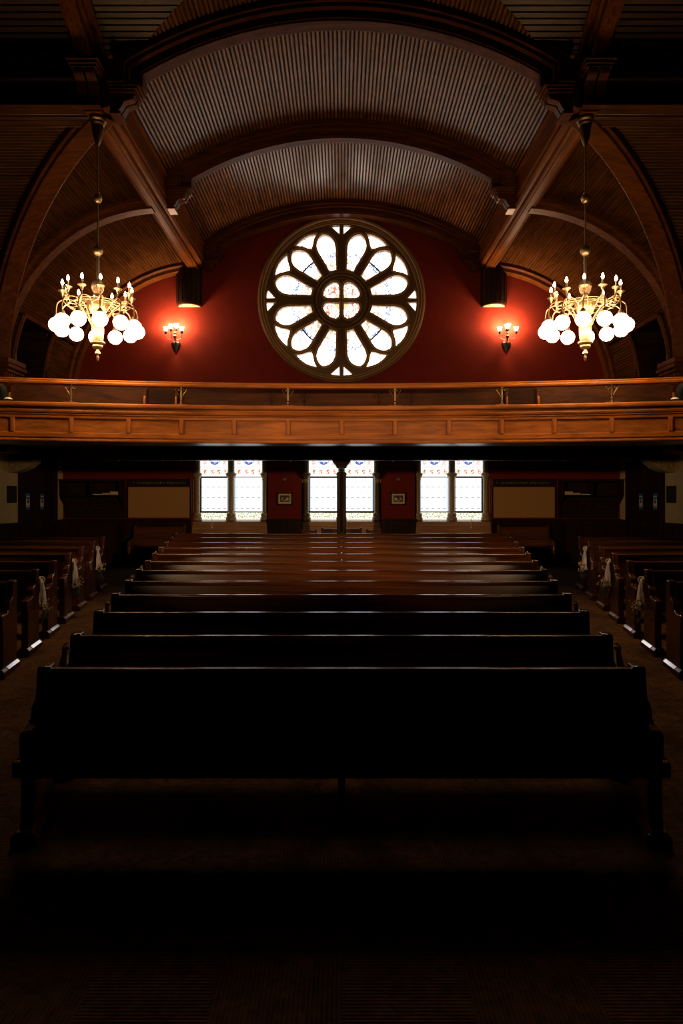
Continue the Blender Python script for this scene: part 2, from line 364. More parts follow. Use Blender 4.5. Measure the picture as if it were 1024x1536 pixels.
# side half vaults
RV, CX, CV, CYT = 3.2, 3.4, H(2.5), 9.94
for s in (-1, 1):
    m = MB()
    aH = math.acos(1.2/RV)          # vault above the side recess (h > 3.7)
    pr = boards(CX, CV, RV, .05, PI/2, pitch=.062, g=.014, e=.010)
    pr = [(p[0], p[1]) for p in pr]
    low = [(CX+RV, H(2.4)), (CX+RV, H(1.0))]
    def ys0(p): return CYT + max(0, min(p[0], CX+RV) - CX)
    def seg(prof, a, b):
        q = [(s*p[0], p[1]) for p in prof]
        vault('', q, lambda p: (max(a, CYT + max(0, min(abs(p[0]), CX+RV) - CX)), b), 'y', None, mb=m)
    up = [p for p in pr if p[1] > H(3.7)]; dn = [p for p in pr if p[1] <= H(3.7)]
    seg(up, 0, YW); seg(dn + low, 0, 13.75); seg(dn + low, 15.15, YW)
    tag(m.obj('ceiling_aisle', M['aisle_y'], sharp=20), kind='structure')
    # recess in the side wall
    m = MB(); xi = CX + RV*math.sin(aH)
    m.box(s*(xi-.02), s*7.5, 13.7, 15.2, H(3.7), H(3.76)); m.box(s*6.5, s*7.5, 13.69, 13.75, H(1), H(3.7)); m.box(s*6.5, s*7.5, 15.15, 15.21, H(1), H(3.7))
    k = H(1.0)
    while k < H(3.7): m.box(s*7.36, s*7.4, 13.7, 15.2, k+.006, k+.075); k += .08
    tag(m.obj('wall_recess', M['dark']), kind='structure')
    m = MB()
    for yy in (13.72, 15.18):
        m.tube([(s*(CX+(RV-.03)*math.sin(t)), yy, CV+(RV-.03)*math.cos(t)) for t in [aH + (PI/2-aH)*i/8 for i in range(9)]] + [(s*(CX+RV-.03), yy, H(1.2))], .05, 6)
    m.tube([(s*(xi-.03), 13.7, H(3.7)), (s*(xi-.03), 15.2, H(3.7))], .05, 6)
    tag(m.obj('trim_recess', M['aisle_rib']), kind='structure')
    # transept side half-vault with crosswise boards
    m = MB()
    pt = boards(CYT, CV, RV, .05, PI/2, pitch=.062) + [(CYT+RV, H(2.4)), (CYT+RV, H(1.0))]
    vault('', pt, lambda p: (s*(CX + max(0, min(p[0], CYT+RV) - CYT)), s*9.5), 'x', None, mb=m)
    tag(m.obj('ceiling_transept_aisle', M['board_x'], sharp=20), kind='structure')
    # groin rib running diagonally down to the pier
    m = MB(); rings = []
    for i in range(25):
        t = PI/2 * i/24; rr = []
        for w, dr in ((-.20, .02), (-.20, -.10), (-.16, -.12), (-.15, -.18), (.15, -.18), (.16, -.12), (.20, -.10), (.20, .02)):
            r = RV + dr; a = r*math.sin(t)
            x, y, z = CX + a - w*.7071, CYT + a + w*.7071, CV + r*math.cos(t)
            rr.append((s*x, y, z))
        rings.append(rr)
    rings.append([(p[0], p[1], H(1.0)) for p in rings[-1]])
    m.sweep(rings); tag(m.obj('trim_groin', M['aisle_rib'], bevel=.01), kind='structure')
    # half ribs b (pier) and c (wall)
    for y0, y1, nm in ((12.98, 13.22, 'rib'), (16.46, YW, 'rib')):
        m = MB(); rings = []
        for i in range(25):
            t = .06 + (PI/2-.06) * i/24; rr = []
            for yy, dr in ((y0-.07, .02), (y0-.07, -.07), (y0-.01, -.1), (y0, -.18), (y1, -.18), (y1+.01 if y1 < 16 else y1, -.1), (y1+.07 if y1 < 16 else y1, -.07), (y1+.07 if y1 < 16 else y1, .02)):
                r = RV + dr; rr.append((s*(CX + r*math.sin(t)), yy, CV + r*math.cos(t)))
            rings.append(rr)
        rings.append([(p[0], p[1], H(1.0)) for p in rings[-1]])
        m.sweep(rings); tag(m.obj('trim_aisle_rib', M['aisle_rib'], bevel=.008), kind='structure')
    # pier with capital
    m = MB()
    m.box(s*6.24, s*6.9, 12.8, 13.4, H(.9), H(2.40))
    for k in range(6): m.box(s*(6.27+k*.1), s*(6.32+k*.1), 12.775, 12.8, H(1.0), H(2.38))
    for k in range(5): m.box(s*6.215, s*6.24, 12.84+k*.1, 12.89+k*.1, H(1.0), H(2.38))
    m.box(s*6.2, s*6.95, 12.76, 13.44, H(2.40), H(2.45)); m.box(s*6.16, s*7.0, 12.72, 13.48, H(2.47), H(2.54)); m.box(s*6.18, s*6.98, 12.74, 13.46, H(2.56), H(2.66)); m.box(s*6.2, s*6.95, 12.76, 13.44, H(2.45), H(2.66))
    tag(m.obj('trim_pier', M['rib'], bevel=.01), kind='structure')
    # longitudinal beam: profile in (x,h)
    prof = [(3.45,5.54),(3.66,5.54),(3.68,5.56),(3.68,5.66),(3.72,5.68),(3.72,5.9),(3.5,6.35),(3.3,6.35),(3.28,6.12),(3.24,6.10),(3.24,6.05),(3.28,6.03),(3.28,5.70),(3.31,5.68),(3.31,5.63),(3.36,5.60),(3.42,5.60),(3.42,5.56)]
    m = MB(); m.prism([(s*a, H(b)) for a, b in prof], 'y', 9.8, YW)
    m.box(s*3.475, s*3.49, 10.1, YW, H(5.53), H(5.545)); m.box(s*3.62, s*3.64, 10.1, YW, H(5.53), H(5.545))
    tag(m.obj('trim_long_beam', M['beam_y'], bevel=.008), kind='structure')
    # transverse beam: profile in (y,h)
    prof = [(10.0,5.54),(10.2,5.54),(10.22,5.56),(10.22,5.7),(10.26,5.9),(10.2,6.45),(9.86,6.45),(9.84,6.08),(9.78,6.05),(9.77,6.0),(9.81,5.98),(9.81,5.68),(9.77,5.66),(9.76,5.62),(9.80,5.59),(9.96,5.59),(9.97,5.56)]
    m = MB(); m.prism([(a, H(b)) for a, b in prof], 'x', s*3.45, s*9.5)
    m.box(s*3.7, s*9.5, 10.02, 10.035, H(5.53), H(5.545)); m.box(s*3.7, s*9.5, 10.16, 10.18, H(5.525), H(5.545))
    tag(m.obj('trim_cross_beam', M['beam_x'], bevel=.008), kind='structure')
    # crossing side arch
    m = MB()
    def arch(r0, r1, x0, x1):
        rings = []
        for i in range(29):
            t = math.radians(-20) + (math.asin(3.72/r0) + math.radians(20))*i/28
            rings.append([(s*x, YC + r*math.sin(t), H2 + r*math.cos(t)) for x, r in ((x0, r0), (x1, r0), (x1, r1), (x0, r1))])
        m.sweep(rings)
    arch(5.70, 6.2, 3.52, 3.72); arch(5.78, 6.2, 3.46, 3.52); arch(5.78, 6.2, 3.72, 3.78); arch(5.84, 6.0, 3.36, 3.47)
    m.lathe([(.001,-.03),(.03,-.02),(.04,0),(.03,.02),(.001,.03)], s*3.24, 9.62, H(6.22), 10)
    tag(m.obj('trim_crossing_arch', M['beam_y'], bevel=.006), kind='structure')
    # console under crossing side arch
    def console(name, w0, w1, out, top, bot, along, base):
        """along='x': spans w0..w1 in x, projects -y from base; along='y': spans in y, projects towards the nave axis from x=base"""
        m = MB()
        def bx(a, b, o0, o1, z0, z1):
            if along == 'x': m.box(s*a, s*b, base-o1, base-o0, H(z0), H(z1))
            else: m.box(s*(base-o0), s*(base-o1), a, b, H(z0), H(z1))
        hh = top - bot
        bx(w0-.06, w1+.06, 0, out+.06, top-.04, top); bx(w0-.04, w1+.04, 0, out+.03, top-.08, top-.045); bx(w0-.02, w1+.02, 0, out, top-.115, top-.085)
        wm = (w0+w1)/2; g = .012
        pr = [(0, top-.11), (out-.02, top-.11), (out-.01, top-.15), (out-.05, top-.20), (out*.55, top-.23), (out*.45, top-.3), (out*.35, bot+.03), (out*.3, bot), (0, bot)]
        for a, b in ((w0+.01, wm-g), (wm+g, w1-.01)):
            if along == 'x': m.prism([(base-o, H(z)) for o, z in pr], 'x', s*a, s*b)
            else: m.prism([(s*(base-o), H(z)) for o, z in pr], 'y', a, b)
        for a, b in ((w0+.02, wm-.02), (wm+.02, w1-.02)):
            ca = (out-.06, top-.16)
            if along == 'x': m.tube([(s*a, base-ca[0], H(ca[1])), (s*b, base-ca[0], H(ca[1]))], .045, 10)
            else: m.tube([(s*(base-ca[0]), a, H(ca[1])), (s*(base-ca[0]), b, H(ca[1]))], .045, 10)
        bx(w0-.01, w1+.01, 0, out*.42, bot-.03, bot+.01)
        tag(m.obj(name, M['rib'], bevel=.006), kind='structure')
    console('trim_console', 3.42, 3.74, .30, 6.12, 5.60, 'x', 9.81)
    console('trim_console', 9.72, 10.0, .36, 5.88, 5.50, 'y', 3.28)
    console('trim_console', 12.9, 13.16, .36, 5.88, 5.50, 'y', 3.28)
    console('trim_console', 16.36, 16.66, .34, 5.90, 5.55, 'y', 3.28)
    # half-round casing under the beam end on the wall
    m = MB(); rr = .31
    m.lathe([(.001, 5.60), (rr-.03, 5.60), (rr, 5.57), (rr, 4.74), (rr-.015, 4.70), (rr-.05, 4.69)], s*3.69, YW, H(0), 20, arc=(PI, 2*PI))
    for k in range(1, 8):
        a = PI + PI*k/8; m.tube([(s*3.69 + rr*math.cos(a), YW + rr*math.sin(a), H(4.75)), (s*3.69 + rr*math.cos(a), YW + rr*math.sin(a), H(5.56))], .012, 6)
    o = m.obj('wall_pilaster', M['dark_z']); tag(o, kind='structure')
    m = MB(); m.lathe([(.001, 4.69), (rr-.05, 4.69), (rr-.05, 4.72), (.001, 4.72)], s*3.69, YW, H(0), 20, arc=(PI, 2*PI))
    m.obj('pilaster_lit_underside', M['stone'], o)  # ochre puts the lit look of the dark casing's underside into its colour

# ribs across the nave
def rib(name, y0, y1, near=True, far=True):
    m = MB()
    def ring(ri, ro, a, b, xe):
        t1 = math.asin(xe/ri); n = 40
        pts = [(ri*math.sin(-t1+2*t1*i/n), H1 + ri*math.cos(-t1+2*t1*i/n)) for i in range(n+1)]
        t2 = math.asin(min(.999, 3.3/ro)); outp = [(ro*math.sin(t2-2*t2*i/n), H1 + ro*math.cos(t2-2*t2*i/n)) for i in range(n+1)]
        poly = pts + [(xe, H(5.88)), (3.3, H(5.88))] + outp + [(-3.3, H(5.88)), (-xe, H(5.88))]
        m.prism(poly, 'y', a, b)
    ring(5.60, 5.98, y0, y1, 2.83)
    ring(5.63, 5.98, y0-.012, y1+(.012 if far else 0), 2.86)
    if near: ring(5.74, 5.98, y0-.09, y0, 3.0); ring(5.80, 5.98, y0-.13, y0, 3.05)
    if far: ring(5.74, 5.98, y1, y1+.09, 3.0); ring(5.80, 5.98, y1, y1+.12, 3.05)
    tag(m.obj(name, M['rib'], bevel=.008), kind='structure')
rib('trim_rib', 9.78, 10.0); rib('trim_rib', 12.95, 13.15); rib('trim_rib', 16.38, YW, far=False)

# ------------------------------------------------------------ rose window
rose = empty('window_4', (RC[0], YW+.1, RC[1])); tag(rose, kind='structure')
PX = 16.78/1030     # metres per pixel on the window plane
def rpt(r, a): return (r*PX*math.sin(a), r*PX*math.cos(a))
petal = [(46.5,5.6),(60,8.6),(70,11.2),(78,13.2),(84,14.0),(89,13.6),(94,11.6),(98,8.6),(101,4.8),(102.6,0)]
holes = []
def petal_poly(ang, sl, sr):
    L_ = [(r, -w*sl) for r, w in petal[:-1]]; R_ = [(r, w*sr) for r, w in petal[:-1]]
    out = []
    for r, w in L_ + [(102.8, 0)] + R_[::-1]:
        a = ang; out.append((PX*(r*math.sin(a) + w*math.cos(a)), PX*(r*math.cos(a) - w*math.sin(a))))
    return out
for q in range(4):
    for a0 in (16, 45, 74): holes.append(petal_poly(math.radians(q*90 + a0), 1.0, 1.0))
    for a0, side in ((30.3, 1), (59.7, -1)):
        a = math.radians(q*90 + a0); d = math.radians(9.6)
        pts = [rpt(89, a)]
        pts += [rpt(93, a+d*.30), rpt(100, a+d*.62), rpt(105, a+d*.96), rpt(107, a+d)]
        pts += [rpt(108.6, a+d*.5), rpt(109.2, a), rpt(108.6, a-d*.5)]
        pts += [rpt(107, a-d), rpt(105, a-d*.96), rpt(100, a-d*.62), rpt(93, a-d*.30)]
        holes.append(pts)
    for sg in (-1, 1):
        c, sn = math.cos(q*PI/2), math.sin(q*PI/2)
        tri = [(sg*2.9, 98.5), (sg*2.9, 112.6), (sg*10, 112.2), (sg*16.5, 110.6)]
        holes.append([(PX*(x*c + z*sn), PX*(-x*sn + z*c)) for x, z in tri])
        # hub lights: rounded quarter shapes
        qp = [(3.2,3.2),(3.2,20),(4.2,24.5),(8,27.3),(13,27.2),(19,24),(24.5,18),(27.3,12.5),(27.2,8),(24.5,4.2),(20,3.2)]
        if sg == 1: holes.append([(PX*(x*c + z*sn), PX*(-x*sn + z*c)) for x, z in qp])
tr = plate2d(circ(0, 0, 121*PX, 96), holes, 'tracery', M['trac'], -.02, .16, parent=rose)
m = MB()
for hp in holes:          # rounded moulding hugging the edge of each light
    cxh = sum(p[0] for p in hp)/len(hp); czh = sum(p[1] for p in hp)/len(hp)
    for grow, yy, th in ((.010, -.02, .017), (.040, -.03, .012)):
        pts = []
        for p in hp:
            d = Vector((p[0]-cxh, p[1]-czh)); l = d.length; d = d*(1 + grow/l) if l > 0 else d
            pts.append((cxh+d.x, yy, czh+d.y))
        if grow > .02 and len(hp) < 10 and len(hp) != 17: continue
        m.tube(pts + [pts[0]], th, 6, cap=False)
m.obj('light_mouldings', M['trac_hi'], rose)
m = MB(); m.add([(x, .13, z) for x, z in circ(0, 0, 121*PX, 64)], [tuple(range(64))]); m.obj('stained_glass', M['rose'], rose)
m = MB()
def ringtube(r, y, th, seg=96): 
    m.tube([(r*PX*math.cos(2*PI*i/seg), y, r*PX*math.sin(2*PI*i/seg)) for i in range(seg+1)], th, 8, cap=False)
ringtube(122, -.12, .05); ringtube(118, -.06, .035)
m.obj('outer_moulding', M['trac'], rose)
m = MB(); ringtube(115.5, -.02, .016); ringtube(119.5, -.13, .014); m.obj('bead_ring', M['trac_hi'], rose)
m = MB(); ringtube(42.5, -.03, .03, 64); ringtube(38, -.05, .022, 64); ringtube(33, -.03, .016, 64); m.obj('hub_moulding', M['trac'], rose)
for q in range(4):
    m = MB(); c = math.radians(q*90+45)
    m.tube([(72.5*PX*math.sin(c+t), .08, 72.5*PX*math.cos(c+t)) for t in [math.radians(-10.5+21*i/8) for i in range(9)]], .02, 6); m.obj('saddle_bar', M['lead'], rose)
# ------------------------------------------------------------ lower windows
def colonnette(x, parent, rad=.062):
    m = MB(); zb, zt = H(-.5), H(1.16)
    m.lathe([(rad*1.9, 0), (rad*1.9, .06), (rad*1.5, .09), (rad*1.7, .12), (rad*1.55, .15), (rad*1.6, .17), (rad*1.1, .19), (rad, .21), (rad, .98), (rad*1.15, .99), (rad*1.15,1.01), (rad, 1.02), (rad*1.5, 1.07), (rad*1.9, 1.12), (rad*1.9, 1.15), (rad*1.4, 1.17), (rad*1.2, 1.19), (rad*1.2, 1.62)], x, YW+.2, zb, 16)
    return m.obj('colonnette', M['colon'], parent, sharp=50)
def pane(x0, x1, parent, framed):
    m = MB(); w = (x1-x0)/2
    m.add([(-w, 0, 0), (w, 0, 0), (w, 0, 1.64), (-w, 0, 1.64)], [(0,1,2,3)])
    p = m.obj('stained_pane', M['glass'], parent, loc=((x0+x1)/2, YW+.3, H(-.48)))
    m = MB()
    for z in (.185, 1.045): m.box(-w, w, -.03, .0, z-.012, z+.012)
    m.box(-w, w, -.02, 0, 1.292, 1.30)
    if framed:
        for z in (.185, 1.045): m.box(-w, w, -.04, .0, z-.022, z+.022)
        m.box(-w, -w+.028, -.04, 0, .18, 1.05); m.box(w-.028, w, -.04, 0, .18, 1.05)
    m.obj('saddle_bars', M['lead'], p)
for i, (a, b) in enumerate(OPEN):
    w = empty('window_%d' % (i+1), ((a+b)/2, YW, H(-.5))); tag(w, kind='structure'); w.location = (0,0,0)
    c = (a+b)/2; 
    colonnette(a+.10, w); colonnette(c, w, .07); colonnette(b-.10, w)
    fr = (True, False) if i == 0 else ((True, True) if i == 1 else (False, True))
    pane(a+.16, c-.07, w, fr[0]); pane(c+.07, b-.16, w, fr[1])
    m = MB(); m.box(a, a+.16, YW+.22, YW+.42, H(-.5), H(1.16)); m.box(b-.16, b, YW+.22, YW+.42, H(-.5), H(1.16)); m.box(c-.07, c+.07, YW+.24, YW+.42, H(-.5), H(1.16))
    m.obj('window_frame', M['colon'], w)
    m = MB(); m.prism([(YW+.30, H(-.48)), (YW+.12, H(-.53)), (YW+.10, H(-.56)), (YW+.02, H(-.80)), (YW+.02, ZB), (YW+.40, ZB), (YW+.40, H(-.48))], 'x', a+.005, b-.005)
    m.box(a+.005, b-.005, YW+.05, YW+.09, H(-.64), H(-.62))
    m.obj('sill_panel', M['sillwood'], w, bevel=.006)

# ------------------------------------------------------------ gallery structure: soffit, beam, column, corbels
RA, YA = 22.8, -11.8
def yarc(x, R=RA): return YA + math.sqrt(R*R - x*x)
m = MB(); N_ = 24; rings = []; rings2 = []
for i in range(N_+1):
    x = -XS + 2*XS*i/N_; y0 = yarc(x) + .05
    rings.append([(x, y0, H(.905)), (x, 14.1, H(1.09)), (x, YW, H(1.16)), (x, YW, H(1.9)), (x, y0+.4, H(1.1)), (x, y0, H(1.1))]); rings2.append([(x, YW, H(1.903)), (x, y0+.1, H(1.103)), (x, y0+.1, H(1.115)), (x, YW, H(2.2))])
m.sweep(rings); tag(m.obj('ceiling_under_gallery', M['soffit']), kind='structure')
m = MB(); m.sweep(rings2); tag(m.obj('floor_gallery', M['carpet']), kind='structure')
m = MB(); m.box(-XS, XS, 14.03, 14.3, H(.817), H(1.11)); m.box(-XS, XS, 14.0, 14.33, H(1.04), H(1.09)); m.box(-XS, XS, 14.01, 14.32, H(.83), H(.85))
tag(m.obj('trim_gallery_beam', M['dark'], bevel=.006), kind='structure')
for x in (-4.55, -3.67, -3.3, -1.05, 1.05, 3.3, 3.67, 4.55):
    m = MB(); m.sphere((0,0,0), .022, 8, 6); m.tube([(0,0,0),(0,0,.02)], .008, 6)
    m.obj('beam_bead', M['brass'], bpy.data.objects['trim_gallery_beam'], loc=(x, 14.05, H(.805)))  # small brass bead for each pale dot along the beam
col = empty('column', (0, 14.16, ZB)); tag(col, 'slender dark clustered wooden column holding up the gallery beam behind the last center pew', 'column')
m = MB(); m.lathe([(.09, .18), (.085, .2), (.085, 2.12)], 0, 0, 0, 32, flute=.09, nf=8); m.obj('shaft', M['dark_z'], col)
m = MB(); m.lathe([(.14, 0), (.14, .1), (.12, .13), (.1, .16), (.09, .2)], 0, 0, 0, 16); m.obj('base', M['dark_z'], col)
m = MB(); t = H(.817)-ZB
for k, (r, a, b) in enumerate(((.185, -.03, 0), (.17, -.055, -.03), (.15, -.085, -.055), (.125, -.12, -.085), (.105, -.16, -.12))): m.box(-r, r, -r, r, t+a, t+b)
m.obj('capital', M['dark_z'], col, bevel=.008)
for s, sd in ((-1, 'left'), (1, 'right')):
    m = MB()
    m.prism([(s*XS, H(.817)), (s*(XS-.5), H(.817)), (s*(XS-.52), H(.77)), (s*(XS-.42), H(.70)), (s*(XS-.38), H(.66)), (s*(XS-.28), H(.62)), (s*(XS-.18), H(.58)), (s*XS, H(.56))], 'y', 13.95, 14.3)
    random.seed(3)
    for k in range(46):
        u = random.random(); m.sphere((s*(XS-.04-.48*u), 13.95 + .02*random.random(), H(.80 - (1-u)*.2*random.random() - .03)), .022+.018*random.random(), 7, 5)
    for k in range(12): m.sphere((s*(XS-.50+.02*random.random()), 13.98+.3*random.random(), H(.76+.04*random.random())), .03, 7, 5)
    o = m.obj('corbel', M['stone']); tag(o, 'carved ochre leafwork corbel under the %s end of the dark gallery beam' % sd, 'corbel')

# balcony parapet
bal = empty('balcony', (0, 11, H(.9))); bal.location = (0,0,0)
tag(bal, 'long curved oak gallery front with square panels and a polished hand rail', 'balcony')
def arcsweep(m, prof, x0, x1, n=40, R=RA, closed=True):
    rings = []
    for i in range(n+1):
        x = x0 + (x1-x0)*i/n; y = yarc(x, R); nx, ny = -x/R, -(y-YA)/R       # towards the camera
        rings.append([(x + o*nx, y + o*ny, H(h)) for o, h in prof])
    m.sweep(rings, closed=closed)
    return m
prof = [(-.12,.905),(.045,.905),(.05,.92),(.045,.94),(.01,.95),(.01,.965),(.03,.97),(.03,1.03),(.02,1.04),(0,1.045),(0,1.255),(.02,1.26),(.03,1.265),(.03,1.305),(.045,1.315),(.045,1.325),(.02,1.33),(.05,1.345),(.06,1.37),(.05,1.395),(.03,1.40),(.03,1.42),(.09,1.43),(.10,1.45),(.10,1.48),(.09,1.495),(-.12,1.495)]
m = arcsweep(MB(), prof, -8.2, 8.2); m.obj('parapet', M['oak'], bal, sharp=25)
m = arcsweep(MB(), [(-.06,1.775),(.055,1.775),(.07,1.785),(.075,1.81),(.06,1.83),(.065,1.845),(.05,1.86),(-.05,1.86),(-.065,1.84)], -8.2, 8.2); m.obj('hand_rail', M['oak'], bal, sharp=40)
XK = [0, .854, 1.707, 2.53, 3.33, 4.17, 5.0, 5.84, 6.68]
for k in range(-8, 9):
    x = math.copysign(XK[abs(k)], k); y = yarc(x); a = math.asin(x/RA)
    m = MB(); m.box(-.034, .034, -.036, 0, 1.035, 1.265); m.box(-.022, .022, -.042, -.03, 1.05, 1.25)
    m.obj('panel_stile', M['oak_z'], bal, bevel=.005, loc=(x, y, CZ), rz=-a)
for k in (-7, -5, -3, -1, 1, 3, 5, 7):
    x = math.copysign(XK[abs(k)], k); y = yarc(x) - .03; a = math.asin(x/RA)
    m = MB(); m.tube([(0,0,1.505),(0,0,1.775)], .016, 10); m.lathe([(.03,1.495),(.03,1.515),(.018,1.53)], 0,0,0,12); m.lathe([(.018,1.74),(.026,1.76),(.026,1.775)],0,0,0,12); m.lathe([(.016,1.56),(.024,1.57),(.016,1.58)],0,0,0,12)
    p = m.obj('rail_post', M['brass_dk'], bal, loc=(x, y, CZ), rz=-a)
    m = MB(); m.box(-.1, .1, -.05, .05, 1.493, 1.506); m.obj('foot_block', M['oak'], p, bevel=.004)
    for sg in (-1, 1):
        m = MB()
        m.tube([(sg*(.016+.075*i/8), 0, 1.62 + .12*(i/8)**.8) for i in range(9)], .006, 6)
        m.tube([(sg*(.055+.03*math.cos(t)), 0, 1.745+.025*math.sin(t)) for t in [2*PI*i/10*.9 for i in range(11)]], .006, 6)
        m.obj('scroll_bracket', M['brass_dk'], p)

# gallery pews behind the rail
def gal_pew(x0, x1, label, ends, dR=.62, dh=0):
    o = empty('gallery_pew', (0,0,0)); tag(o, label, 'pew', 'gallery pews behind the hand rail')
    R = RA + dR
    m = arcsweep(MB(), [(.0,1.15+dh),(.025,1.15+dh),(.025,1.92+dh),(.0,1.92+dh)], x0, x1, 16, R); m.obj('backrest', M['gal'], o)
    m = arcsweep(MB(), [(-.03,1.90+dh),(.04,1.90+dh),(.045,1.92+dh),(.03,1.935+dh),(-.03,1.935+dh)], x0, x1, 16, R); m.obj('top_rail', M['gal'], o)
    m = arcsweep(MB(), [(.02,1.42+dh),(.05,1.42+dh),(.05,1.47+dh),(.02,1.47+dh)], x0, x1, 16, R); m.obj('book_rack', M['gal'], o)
    for x in ends:
        y = yarc(x, R); 
        m = MB(); pr = [(-.16,1.15),(.03,1.15),(.03,1.93),(-.03,1.93),(-.05,1.84),(-.10,1.80),(-.16,1.78)]
        m.prism([(y+a, H(b)) for a, b in pr], 'x', x-.025, x+.025); m.tube([(x-.03, y-.13, H(1.79)), (x+.03, y-.13, H(1.79))], .035, 10)
        m.obj('end_panel', M['gal'], o, bevel=.006)
        m = MB(); m.tube([(x, y-.17, H(1.45)), (x, y-.18, H(1.60)), (x, y-.16, H(1.70))], .018, 8); m.obj('arm_post', M['oak_z'], o)
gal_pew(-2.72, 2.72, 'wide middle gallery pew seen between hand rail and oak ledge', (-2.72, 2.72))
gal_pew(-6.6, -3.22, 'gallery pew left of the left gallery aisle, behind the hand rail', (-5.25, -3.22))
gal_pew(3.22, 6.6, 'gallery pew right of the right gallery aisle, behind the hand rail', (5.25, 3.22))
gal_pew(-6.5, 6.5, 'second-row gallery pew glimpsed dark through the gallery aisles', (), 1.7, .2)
# objects on the gallery ledge
for s, sd in ((-1, 'left'), (1, 'right')):
    x = s*5.38; y = yarc(x)+.31
    o = empty('loudspeaker', (x, y, H(1.13))); tag(o, 'black rounded loudspeaker standing behind the gallery rail at the %s edge' % sd, 'speaker')
    m = MB(); m.prism([(-.17,0),(.17,0),(.18,.45),(.14,.62),(.08,.69),(-.08,.69),(-.14,.62),(-.18,.45)], 'y', -.11, .11); m.obj('cabinet', M['black'], o, bevel=.02)
    m = MB(); m.lathe([(.001,0),(.10,.01),(.12,.0),(.125,.015)], 0, 0, 0, 20); g = m.obj('speaker_cone', M['black'], o, loc=(0, -.113, .5)); g.rotation_euler.x = PI/2
    m = MB(); m.sphere((s*-.12, -.15, .39), .012, 8, 6); m.obj('knob', M['chrome'], o)
    x = s*5.06; y = yarc(x)+.0
    o = empty('desk_lamp', (x, y, H(1.495))); tag(o, 'small white domed lamp on a dark stand at the %s end of the gallery ledge' % sd, 'lamp')
    m = MB(); m.lathe([(.062,.035),(.055,.048),(.035,.060),(.008,.068),(.001,.069)], 0,0,0,18); m.obj('lamp_shade', M['white'], o)
    m = MB(); m.lathe([(.001,.001),(.045,.001),(.045,.01),(.008,.015),(.008,.035),(.06,.035)], 0,0,0,12); m.obj('stand', M['iron'], o)
# slim metal rail on the wall below the rose window
m = MB(); m.tube([(-1.58,0,0),(-.1,0,0.004),(1.56,0,0)], .014, 8)
for x in (-1.5, -.5, .5, 1.5): m.tube([(x,0,0),(x,.1,0)], .01, 6)
o = m.obj('picture_rail', M['chrome'], loc=(0, YW-.1, H(2.84))); tag(o, 'slim pale metal rail on the red wall just below the rose window', 'rail')

# ------------------------------------------------------------ pews
def end_panel_mesh(hh, th, s):
    """profile in (f, z): f forward = -y; f=0 rear face. th thickness; s outer side sign"""
    pr = [(-.015,.07),(-.03,hh-.02),(-.02,hh),(.085,hh),(.10,hh-.02),(.115,hh-.13),(.135,hh-.175),(.20,hh-.20),(.225,hh-.225),(.235,hh-.29),(.26,.635),(.30,.617),(.42,.617),(.45,.605),(.46,.57),(.455,.48),(.43,.42),(.425,.20),(.45,.07)]
    m = MB(); m.prism([(-f, z) for f, z in pr], 'x', -th/2, th/2)
    return m
def pew(label, group, d, xl, xr, slant_l, slant_r, hh, left_end=True, right_end=True, hb=None, strip=False):
    fz = floor_z(d); hb = hb or hh - .015
    o = empty('pew', ((xl+xr)/2, d, fz)); tag(o, label, 'pew', group); cx = (xl+xr)/2
    a, b = xl - cx + .03, xr - cx - .03
    # backrest (leans back slightly), top rail, seat
    m = MB(); m.prism([(-.15,.40),(-.125,.40),(-.045,hb-.02),(-.07,hb-.02)], 'x', a, b); m.obj('backrest', M['pew'], o, bevel=.004)
    m = MB(); m.prism([(-.085,hb-.05),(-.03,hb-.055),(-.022,hb-.012),(-.03,hb),(-.078,hb),(-.09,hb-.012)], 'x', a, b); m.obj('top_rail', M['pew'], o, bevel=.005, seg=3)
    m = MB(); m.prism([(-.12,.415),(-.42,.445),(-.445,.44),(-.45,.42),(-.45,.355),(-.425,.35),(-.42,.40),(-.12,.38)], 'x', a, b); m.obj('seat', M['pew'], o, bevel=.006)
    m = MB(); m.box(a, b, -.40, -.15, .43, .452); m.obj('seat_pad', M['cushion'], o, bevel=.01)
    for on, x, sl, s in ((left_end, xl-cx, slant_l, -1), (right_end, xr-cx, slant_r, 1)):
        if not on: continue
        m = end_panel_mesh(hh, .075, s); e = m.obj('end_panel', M['pew_end'], o, bevel=.009, seg=3, loc=(x - s*.04, 0, 0), rz=sl)
        m = MB(); m.prism([(-.07,-.02),(.07,-.02),(.07,.045),(.040,.075),(-.040,.075),(-.07,.045)], 'y', -.5, .04); m.obj('foot_plinth', M['pew_end'], e, bevel=.004)
        if strip:
            t = -s; q = .0015; m = MB(); m.prism([(s*.0700+s*q, .048+q), (s*.0435+s*q, .0745+q), (s*.0400, .071), (s*.0665, .0445)], 'y', -.36, .0)
            m.obj('plinth_glint_strip', M['chrome'], e)  # added mirror strip, stands in for the window glint on the varnished chamfer
    m = MB(); m.prism([(-.14,0),(-.12,.38),(-.40,.40),(-.38,.3),(-.3,.06),(-.3,0)], 'x', -.02, .02); m.obj('middle_support', M['pew_end'], o, bevel=.004)
    return o
ORD = ['first', 'second', 'third', 'fourth', 'fifth', 'sixth', 'seventh', 'eighth', 'ninth', 'tenth', 'eleventh', 'twelfth']
SL = .157; AL = math.atan(SL)
